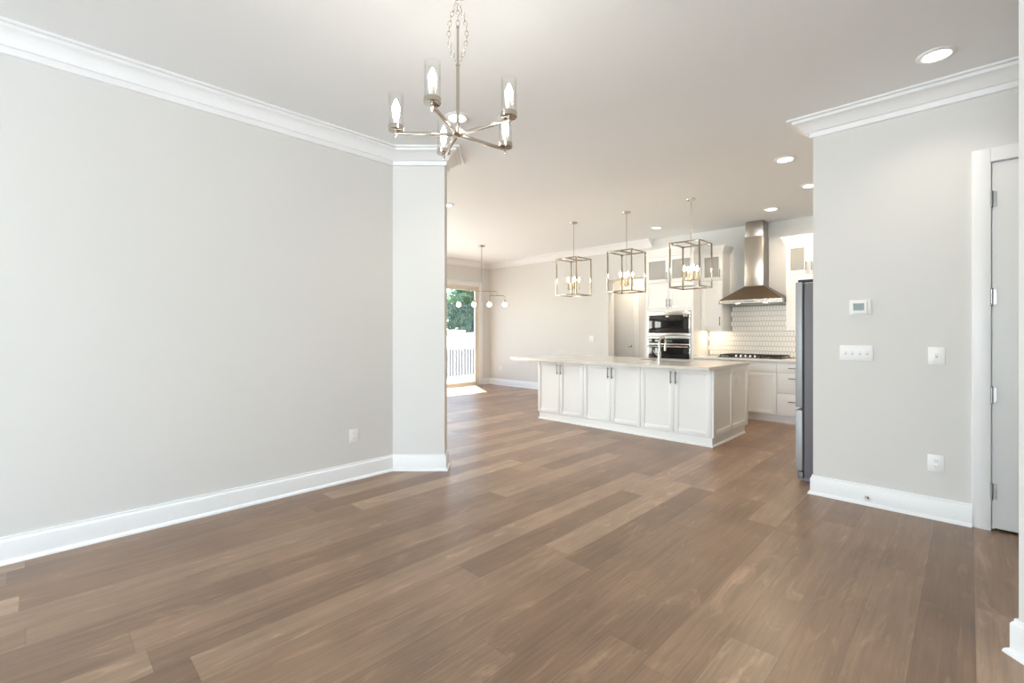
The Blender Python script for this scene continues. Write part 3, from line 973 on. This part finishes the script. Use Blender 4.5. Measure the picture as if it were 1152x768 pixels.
# ------------------------------------------------------------------ wall plates
def plate_x(name, label, cat, X, yc, zc, w, h, group=None):
    """plate on a wall whose face is at X and looks towards -x"""
    t = thing(name, label, cat, (X, yc, zc), group)
    obj('plate', MB().box(X - .006, X, yc - w / 2, yc + w / 2, zc - h / 2, zc + h / 2, .0025), 'plate', t)
    return t


def duplex_x(t, X, yc, zc):
    for dz in (-.021, .021):
        r = obj('socket', MB().box(X - .009, X - .0058, yc - .017, yc + .017, zc + dz - .0145, zc + dz + .0145, .003), 'plate', t)
        s = MB().box(X - .0094, X - .0088, yc - .009, yc - .006, zc + dz - .002, zc + dz + .008).box(X - .0094, X - .0088, yc + .006, yc + .009, zc + dz - .002, zc + dz + .008)
        s.lathe([(.0028, 0), (.0028, .0006)], (X - .0088, yc, zc + dz - .008), 10, 'x')
        obj('slots', s, 'slot', r)


t = plate_x('power_outlet', 'white duplex outlet low on the right wall beside the door casing', 'outlet', XR, .166, .392, .088, .118, 'wall outlets')
duplex_x(t, XR, .166, .392)
t = plate_x('power_outlet', 'small white outlet low on the far wall near the patio door', 'outlet', XF, 8.30, .41, .075, .118, 'wall outlets')
duplex_x(t, XF, 8.30, .41)
t = plate_x('power_outlet', 'white outlet on the tiled backsplash left of the cooktop', 'outlet', TX - .0005, 2.985, 1.20, .075, .118, 'wall outlets')
duplex_x(t, TX - .0005, 2.985, 1.20)
# left wall outlet (faces -y)
t = thing('power_outlet', 'white duplex outlet low on the left wall near the angled corner', 'outlet', (2.0, YL, .392), 'wall outlets')
obj('plate', MB().box(1.958, 2.042, YL - .006, YL, .333, .451, .0025), 'plate', t)
for dz in (-.021, .021):
    r = obj('socket', MB().box(2.0 - .017, 2.0 + .017, YL - .009, YL - .0058, .392 + dz - .0145, .392 + dz + .0145, .003), 'plate', t)
    obj('slots', MB().box(1.991, 1.994, YL - .0094, YL - .0088, .392 + dz - .002, .392 + dz + .008).box(2.006, 2.009, YL - .0094, YL - .0088, .392 + dz - .002, .392 + dz + .008).lathe([(.0028, 0), (.0028, .0006)], (2.0, YL - .0088, .392 + dz - .008), 10, 'y'), 'slot', r)
# island outlet
t = thing('power_outlet', 'white outlet on the right panel of the island end', 'outlet', (6.26, ys + .011, .70), 'wall outlets')
obj('plate', MB().box(6.22, 6.30, ys + .005, ys + .011, .641, .759, .0025), 'plate', t)
for dz in (-.021, .021):
    obj('socket', MB().box(6.243, 6.277, ys + .002, ys + .0052, .70 + dz - .0145, .70 + dz + .0145, .003), 'plate', t)

t = plate_x('light_switch', 'wide white four-gang switch plate below the thermostat', 'switch', XR, .624, 1.155, .208, .118, 'light switches')
for k in range(4):
    y = .624 + (k - 1.5) * .046
    r = obj('toggle', MB().box(XR - .0145, XR - .0058, y - .0045, y + .0045, 1.150, 1.166, .0015), 'plate', t)
    obj('toggle_surround', MB().box(XR - .0068, XR - .0058, y - .0065, y + .0065, 1.143, 1.167), 'slot', r)
t = plate_x('light_switch', 'single white switch plate above the outlet by the door casing', 'switch', XR, .163, 1.150, .09, .122, 'light switches')
r = obj('toggle', MB().box(XR - .0145, XR - .0058, .1585, .1675, 1.145, 1.161, .0015), 'plate', t)
obj('toggle_surround', MB().box(XR - .0068, XR - .0058, .1565, .1695, 1.138, 1.162), 'slot', r)
t = plate_x('light_switch', 'white double switch plate on the far wall left of pantry opening', 'switch', XF, 5.60, 1.175, .12, .118, 'light switches')
for dy in (-.023, .023):
    obj('toggle', MB().box(XF - .0145, XF - .0058, 5.60 + dy - .0045, 5.60 + dy + .0045, 1.17, 1.186, .0015), 'plate', t)

t = thing('thermostat', 'white wall thermostat with small grey-green screen', 'thermostat', (XR, .597, 1.507))
obj('base_plate', MB().box(XR - .010, XR, .527, .667, 1.450, 1.564, .004), 'plate', t)
obj('housing', MB().box(XR - .026, XR - .0101, .553, .643, 1.458, 1.553, .004), 'plate', t)
sc_ = obj('screen', MB().box(XR - .0275, XR - .0258, .571, .640, 1.482, 1.537), 'lcd', t)
dg = MB()
for y, seg in ((.612, '1110111'), (.594, '1111011')):     # two large seven-segment digits
    a, w_, hh, zc = seg, .010, .014, 1.509
    q = [(y - w_ / 2, y + w_ / 2, zc + hh - .002, zc + hh), (y - w_ / 2, y - w_ / 2 + .002, zc, zc + hh), (y + w_ / 2 - .002, y + w_ / 2, zc, zc + hh), (y - w_ / 2, y + w_ / 2, zc - .001, zc + .001),
         (y - w_ / 2, y - w_ / 2 + .002, zc - hh, zc), (y + w_ / 2 - .002, y + w_ / 2, zc - hh, zc), (y - w_ / 2, y + w_ / 2, zc - hh, zc - hh + .002)]
    for s_, on in zip(q, a):
        if on == '1':
            dg.box(XR - .0279, XR - .0274, *s_)
obj('digits', dg, 'lcdtext', sc_)

t = thing('door_stop', 'small metal door stop on the right wall baseboard', 'door stop', (XR - .02, .555, .06))
obj('stem', MB().lathe([(.013, 0), (.013, .004), (.006, .008), (.006, .055)], (XR - .0185, .555, .06), 14, 'x'), 'nickel', t)
obj('tip', MB().lathe([(.010, .055), (.011, .062), (.009, .068), (0, .069)], (XR - .0185, .555, .06), 14, 'x'), 'rubber', t)

# ------------------------------------------------------------------ recessed downlights
DL = [((3.92, .145), 'recessed ceiling light nearest the right wall door'),
      ((5.24, 1.31), 'recessed ceiling light in front of the fridge'),
      ((6.38, 1.34), 'recessed ceiling light half hidden by the right wall end'),
      ((7.23, 1.98), 'recessed ceiling light beside the hood chimney'),
      ((7.20, 3.69), 'recessed ceiling light between the two right-hand lantern pendants'),
      ((3.92, 5.06), 'recessed ceiling light just right of the angled wall edge'),
      ((2.38, 2.94), 'recessed ceiling light seen through the candle chandelier'),
      ((8.52, 4.75), 'unseen recessed light added to brighten the pantry')]  # last entry is out of sight, added to light the pantry door
src = None
for (x, y), lab in DL:
    if src is None:
        src = thing('recessed_light', lab, 'ceiling light', (x, y, H), 'recessed ceiling lights')
        obj('trim_ring', MB().lathe([(.098, 0), (.098, -.004), (.088, -.010), (.074, -.012), (.0645, -.006), (.0645, 0)], (0, 0, 0), 32), 'trim', src, local=True)
        obj('lens', MB().lathe([(.0640, -.003), (.0640, -.0065), (0, -.0075)], (0, 0, 0), 32), 'lens', src, local=True)
    else:
        c = copy_tree(src)
        c.location = (x, y, H)
        c['label'] = lab
    lamp = bpy.data.lights.new('downlight_lamp', 'SPOT')      # the downlight's own beam
    lamp.energy = 90 if x > 8 else 9 if y > 3 and x > 7 else 54 if x > 7 else 26 if x > 5 else 20
    lamp.color = (1.0, 0.82, 0.62) if x > 7 else (1.0, 0.70, 0.42) if x > 5 else (1.0, 0.88, 0.72)
    lamp.spot_size = R(168) if x > 5 else R(130)
    lamp.spot_blend = 0.5 if x > 5 else 0.9
    lamp.shadow_soft_size = 0.05
    lo = bpy.data.objects.new('downlight_lamp', lamp)
    COL.objects.link(lo)
    lo.location = (x, y, H - .02)

# ------------------------------------------------------------------ candle chandelier
hd, hl = 2.35, (515 - 576) / 526.3 * 2.35
hx, hy = hd * CT + hl * ST, hd * ST - hl * CT
hz = 1.32 + (373 - 151.5) / 526.3 * hd
t = thing('chandelier', 'five-arm candle chandelier with clear glass cylinders hanging on a chain', 'chandelier', (hx, hy, hz))
obj('hub', MB().lathe([(0, -.012), (.012, -.012), (.026, -.008), (.030, -.004), (.030, .004), (.024, .008), (.024, .026), (.020, .030), (.012, .032), (0, .032)], (0, 0, 0), 28), 'polished', t, local=True)
obj('stem', MB().lathe([(.0085, .03), (.0085, .345), (.011, .346), (.011, .352), (.0062, .354), (.0062, .535), (.0085, .537), (.0085, .545), (0, .548)], (0, 0, 0), 16), 'polished', t, local=True)
# arm pointing along +x, then four copies
RA = .306
arm0 = obj('arm', MB().box(.026, RA + .007, -.0072, .0072, -.0072, .0072, .0015).lathe([(.006, -.0065), (.006, -.02), (.003, -.026), (0, -.027)], (RA, 0, 0), 12), 'polished', t, local=True)
obj('cup', MB().lathe([(.010, .0065), (.010, .010), (.036, .011), (.0385, .014), (.0385, .035), (.0355, .035), (.035, .016), (.012, .015), (.012, .03), (0, .03)], (RA, 0, 0), 28), 'polished', arm0, local=True)
obj('candle_sleeve', MB().lathe([(.0125, .030), (.0125, .088), (.010, .090), (0, .090)], (RA, 0, 0), 16), 'candle', arm0, local=True)
obj('bulb', MB().lathe([(0, .0895), (.010, .0905), (.0115, .096), (.0165, .108), (.0185, .120), (.0165, .136), (.009, .154), (.003, .168), (0, .170)], (RA, 0, 0), 18), 'bulb', arm0, local=True)
obj('glass_cylinder', MB().lathe([(.0350, .017), (.0350, .190), (.0355, .1935), (.0345, .196), (.0325, .1935), (.0325, .017)], (RA, 0, 0), 32, close=True), 'glass', arm0, local=True)
lat_dir = math.atan2(-CT, ST)           # world heading of the camera's right
for k in range(5):
    a = arm0 if k == 0 else copy_tree(arm0, t)
    a.rotation_euler = (0, 0, lat_dir + R(183.5 + 72 * k))


def link_pts(c, ax, nrm, L, W):
    """stadium ring of chain centred on c: long axis ax, wide axis nrm"""
    ax, nrm = Vector(ax).normalized(), Vector(nrm).normalized()
    return [Vector(c) + ax * (L / 2 * math.cos(2 * PI * i / 14)) * (1.0) + nrm * (W / 2 * math.sin(2 * PI * i / 14)) for i in range(14)]


def chain(mb, pts, L=.031, W=.018, r=.0015):
    pts = [Vector(p) for p in pts]
    acc, k = 0.0, 0
    dense = []
    for a, b in zip(pts, pts[1:]):
        n_ = max(2, int((b - a).length / .001))
        dense += [a + (b - a) * (i / n_) for i in range(n_)]
    dense.append(pts[-1])
    last = dense[0]
    step = L * .80
    out = [last]
    d_ = 0
    for p, q in zip(dense, dense[1:]):
        d_ += (q - p).length
        if d_ >= step:
            out.append(q)
            d_ = 0
    for k, (p, q) in enumerate(zip(out, out[1:])):
        ax = (q - p).normalized()
        side = Vector((ST, -CT, 0)) if k % 2 == 0 else Vector((CT, ST, 0))
        side = (side - ax * side.dot(ax)).normalized()
        mb.tube(link_pts((p + q) / 2, ax, side, L, W), r, 6, closed=True)
    return mb


rg = Vector((ST, -CT, 0))
top = Vector((0, 0, .548))
cm = MB()
ceil_l = H - hz
chain(cm, [top, Vector((0, 0, .62)), Vector(rg * -.006) + Vector((0, 0, .665)), Vector((0, 0, ceil_l - .03))])
lp = []
for sgn, wd, zlo in ((-1, .044, .352), (1, .046, .345)):
    path = []
    for i in range(13):
        u = i / 12
        path.append(rg * (sgn * wd * math.sin(PI * min(1, u * .98)) ** .8) + Vector((CT, ST, 0)) * -.012 + Vector((0, 0, .655 + (zlo - .655) * (u ** 1.0))))
    chain(cm, path)
obj('chain', cm, 'polished', t, local=True)
obj('canopy', MB().lathe([(.062, ceil_l), (.062, ceil_l - .006), (.055, ceil_l - .020), (.018, ceil_l - .026), (.010, ceil_l - .034), (0, ceil_l - .036)], (0, 0, 0), 28), 'polished', t, local=True)

# ------------------------------------------------------------------ lantern pendants over the island
PS = [((5.96, 4.46), 'lantern pendant over the far end of the island, leftmost of three'),
      ((5.96, 3.52), 'middle lantern pendant of the three over the island'),
      ((5.96, 2.58), 'lantern pendant nearest the island end panel, in front of wall cabinets')]
src = None
for (x, y), lab in PS:
    if src is not None:
        c = copy_tree(src)
        c.location = (x, y, H)
        c['label'] = lab
        continue
    src = thing('lantern_pendant', lab, 'pendant light', (x, y, H), 'lantern pendants over the island')
    zt2, zb2, a, b = 2.47 - H, 1.885 - H, .192, .0085
    obj('canopy', MB().lathe([(.062, 0), (.062, -.008), (.056, -.018), (.012, -.022), (.009, -.032), (0, -.034)], (0, 0, 0), 28), 'nickel', src, local=True)
    obj('rod', MB().lathe([(.0055, -.03), (.0055, zt2 + .008)], (0, 0, 0), 12), 'nickel', src, local=True)
    cg = MB()
    for sx in (-1, 1):
        for sy in (-1, 1):
            cg.box(sx * a - b, sx * a + b, sy * a - b, sy * a + b, zb2, zt2, .0012)
    for zz in (zt2 - 2 * b, zb2):
        for s_ in (-1, 1):
            cg.box(s_ * a - b, s_ * a + b, -a + b, a - b, zz, zz + 2 * b, .0012)
            cg.box(-a + b, a - b, s_ * a - b, s_ * a + b, zz, zz + 2 * b, .0012)
    cg.box(-a + b, a - b, -b, b, zt2 - 2 * b, zt2, .0012)
    obj('cage', cg, 'lantern', src, local=True)
    cz2 = 1.985 - H
    obj('centre_stem', MB().lathe([(.005, zt2 - .016), (.005, cz2 + .012)], (0, 0, 0), 12), 'nickel', src, local=True)
    cl = MB().lathe([(0, cz2 - .02), (.008, cz2 - .016), (.02, cz2), (.02, cz2 + .012), (0, cz2 + .014)], (0, 0, 0), 20)
    for k in range(4):
        an = PI / 2 * k + PI / 4
        px, py = .085 * math.cos(an), .085 * math.sin(an)
        cl.tube([(0, 0, cz2 + .004), (px, py, cz2 + .004)], .005, 8)
    obj('cluster', cl, 'nickel', src, local=True)
    for k in range(4):
        an = PI / 2 * k + PI / 4
        px, py = .085 * math.cos(an), .085 * math.sin(an)
        hol = obj('candle_holder', MB().lathe([(.010, cz2), (.018, cz2 + .004), (.018, cz2 + .014), (.0115, cz2 + .016), (.0115, cz2 + .12), (0, cz2 + .121)], (px, py, 0), 14), 'amber', src, local=True)
        obj('bulb', MB().lathe([(0, cz2 + .1205), (.007, cz2 + .122), (.0125, cz2 + .140), (.0135, cz2 + .152), (.0105, cz2 + .170), (.003, cz2 + .190), (0, cz2 + .192)], (px, py, 0), 14), 'warmbulb', hol, local=True)

# ------------------------------------------------------------------ globe chandelier by the patio door
gx, gy = 6.27, 6.97
gd = gx * CT + gy * ST


def gz(v):
    return 1.32 + (373 - v) / 526.3 * gd


t = thing('globe_chandelier', 'slim branching chandelier with four frosted globes by the patio door', 'chandelier', (gx, gy, H))
ga = Vector((ST, -CT, 0))                      # bar direction
P0 = Vector((gx, gy, 0))


def pt(px, v):
    return P0 + ga * ((px - 541.8) / 526.3 * gd) + Vector((0, 0, gz(v)))


obj('canopy', MB().lathe([(.065, H), (.065, H - .008), (.058, H - .02), (.012, H - .024), (.008, H - .034), (0, H - .036)], (gx, gy, 0), 24), 'lantern', t)
obj('rod', MB().tube([(gx, gy, H - .03), (gx, gy, gz(337.5))], .006, 10).lathe([(.011, gz(329)), (.011, gz(326))], (gx, gy, 0), 12).lathe([(.012, gz(338.5)), (.012, gz(336))], (gx, gy, 0), 12), 'lantern', t)
obj('upper_arm', MB().tube([pt(524.5, 332.6), pt(524.5, 328.4), pt(525.5, 327.5), pt(541, 327.5), pt(558, 327.5), pt(559, 328.4), pt(559, 332.6)], .0055, 10), 'lantern', t)
for cxp in (559.0, 524.5):
    la = obj('lower_arm', MB().tube([pt(cxp - 8.6, 339), pt(cxp - 8.6, 333.4), pt(cxp - 7.8, 332.6), pt(cxp + 7.8, 332.6), pt(cxp + 8.6, 333.4), pt(cxp + 8.6, 339)], .0055, 10), 'lantern', t)
    for s_ in (-8.6, 8.6):
        q = pt(cxp + s_, 338.6)
        so = obj('socket', MB().lathe([(.008, q.z + .012), (.028, q.z + .004), (.028, q.z - .018), (0, q.z - .019)], (q.x, q.y, 0), 16), 'lantern', la)
for cxp, la in zip((559.0, 524.5), [o for o in t.children if o.name.startswith('lower_arm')]):
    for s_ in (-8.6, 8.6):
        q = pt(cxp + s_, 338.6)
        obj('globe', MB().ball((q.x, q.y, q.z - .070), .052, 1.0, 20, 12), 'globe', la)

# ------------------------------------------------------------------ outside the patio door
struct('trim_7', MB().box(5.0, 9.6, YB + .165, 10.35, -.16, -.03), 'deck').name = 'deck'
t = thing('deck_railing', 'white deck railing with grey balusters outside the patio door', 'railing', (7.3, 10.1, -.03))
RZ = -.03
obj('top_rail', MB().box(5.0, 9.6, 10.06, 10.14, .83, .88, .004), 'rail', t)
obj('bottom_rail', MB().box(5.0, 9.6, 10.08, 10.12, .06, .11, .004), 'rail', t)
for x in (5.05, 7.30, 9.55):
    obj('post', MB().box(x - .055, x + .055, 10.045, 10.155, RZ, .98, .004), 'rail', t)
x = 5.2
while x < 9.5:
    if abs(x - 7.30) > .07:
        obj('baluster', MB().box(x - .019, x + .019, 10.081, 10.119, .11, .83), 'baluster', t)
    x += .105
g = MB()
gp = [(10.36, -1.2), (14.0, -1.0), (17.0, -.1), (21.0, 1.1), (23.0, 1.15), (60, 1.3)]
v, f = [], []
for y, z in gp:
    v += [(-30, y, z), (60, y, z)]
for i in range(len(gp) - 1):
    f.append((2 * i, 2 * i + 1, 2 * i + 3, 2 * i + 2))
g.add(v, f)
gr = struct('trim_8', g, 'lawn')
gr.name = 'ground'
tag(obj('retaining_wall', MB().box(6, 17.9, 21.3, 21.9, .8, 1.42, .02).box(17.9, 30, 21.3, 21.9, .8, 1.27, .02), 'stone'), 'low pale stone retaining wall on the slope behind the deck', 'wall')
t = thing('metal_fence', 'dark metal picket fence on the slope in front of the trees', 'fence', (19.5, 22.5, 1.14))
for z in (1.35, 2.95):
    obj('rail', MB().box(13.5, 26, 22.48, 22.52, z, z + .05), 'fence', t)
for k in range(78):
    obj('picket', MB().box(13.55 + k * .16, 13.58 + k * .16, 22.485, 22.515, 1.12, 3.08), 'fence', t)


def tree(x, y, z, h, r, leaf, label, n=6000):
    t = thing('leafy_tree', label, 'tree', (x, y, z), 'trees behind the fence')
    mb = MB().tube([(x, y, z), (x + .1, y, z + h * .4), (x, y + .1, z + h * .8)], [.22, .15, .05], 10)
    for k in range(6):
        a = k * 1.05
        mb.tube([(x + .05, y, z + h * (.3 + .07 * k)), (x + r * .6 * math.cos(a), y + r * .6 * math.sin(a), z + h * (.5 + .07 * k))], [.07, .02], 6)
    obj('trunk', mb, 'bark', t)
    fm_ = MB()
    blobs = [(random.gauss(0, r * .42), random.gauss(0, r * .42), h * random.uniform(.12, .95), r * random.uniform(.4, .7)) for _ in range(26)]
    for _ in range(n):
        bx, by, bz, br = random.choice(blobs)
        d = Vector((random.gauss(0, 1), random.gauss(0, 1), random.gauss(0, 1))).normalized() * br * random.uniform(.6, 1.05)
        c = Vector((x + bx, y + by, z + bz)) + d
        u = Vector((random.gauss(0, 1), random.gauss(0, 1), random.gauss(0, 1))).normalized()
        w_ = u.orthogonal().normalized()
        s_ = random.uniform(.14, .26)
        fm_.add([c - u * s_, c + w_ * s_ * .5, c + u * s_, c - w_ * s_ * .5], [(0, 1, 2, 3)])
    obj('foliage', fm_, leaf, t)


tree(17.9, 26.2, 1.15, 5.6, 1.5, 'leaf_blue', 'blue-green tree behind the fence at the left of the patio door view')
tree(21.5, 25.6, 1.15, 5.0, 1.3, 'leaf', 'bright green tree behind the fence beside the right frame of the patio door')
tree(22.2, 31.4, 1.2, 7.0, 1.9, 'leaf', 'tall green tree farther back behind the left part of the fence')
tree(27.4, 32.2, 1.2, 7.4, 2.0, 'leaf_blue', 'tall blue-green tree farthest back behind the right part of the fence')
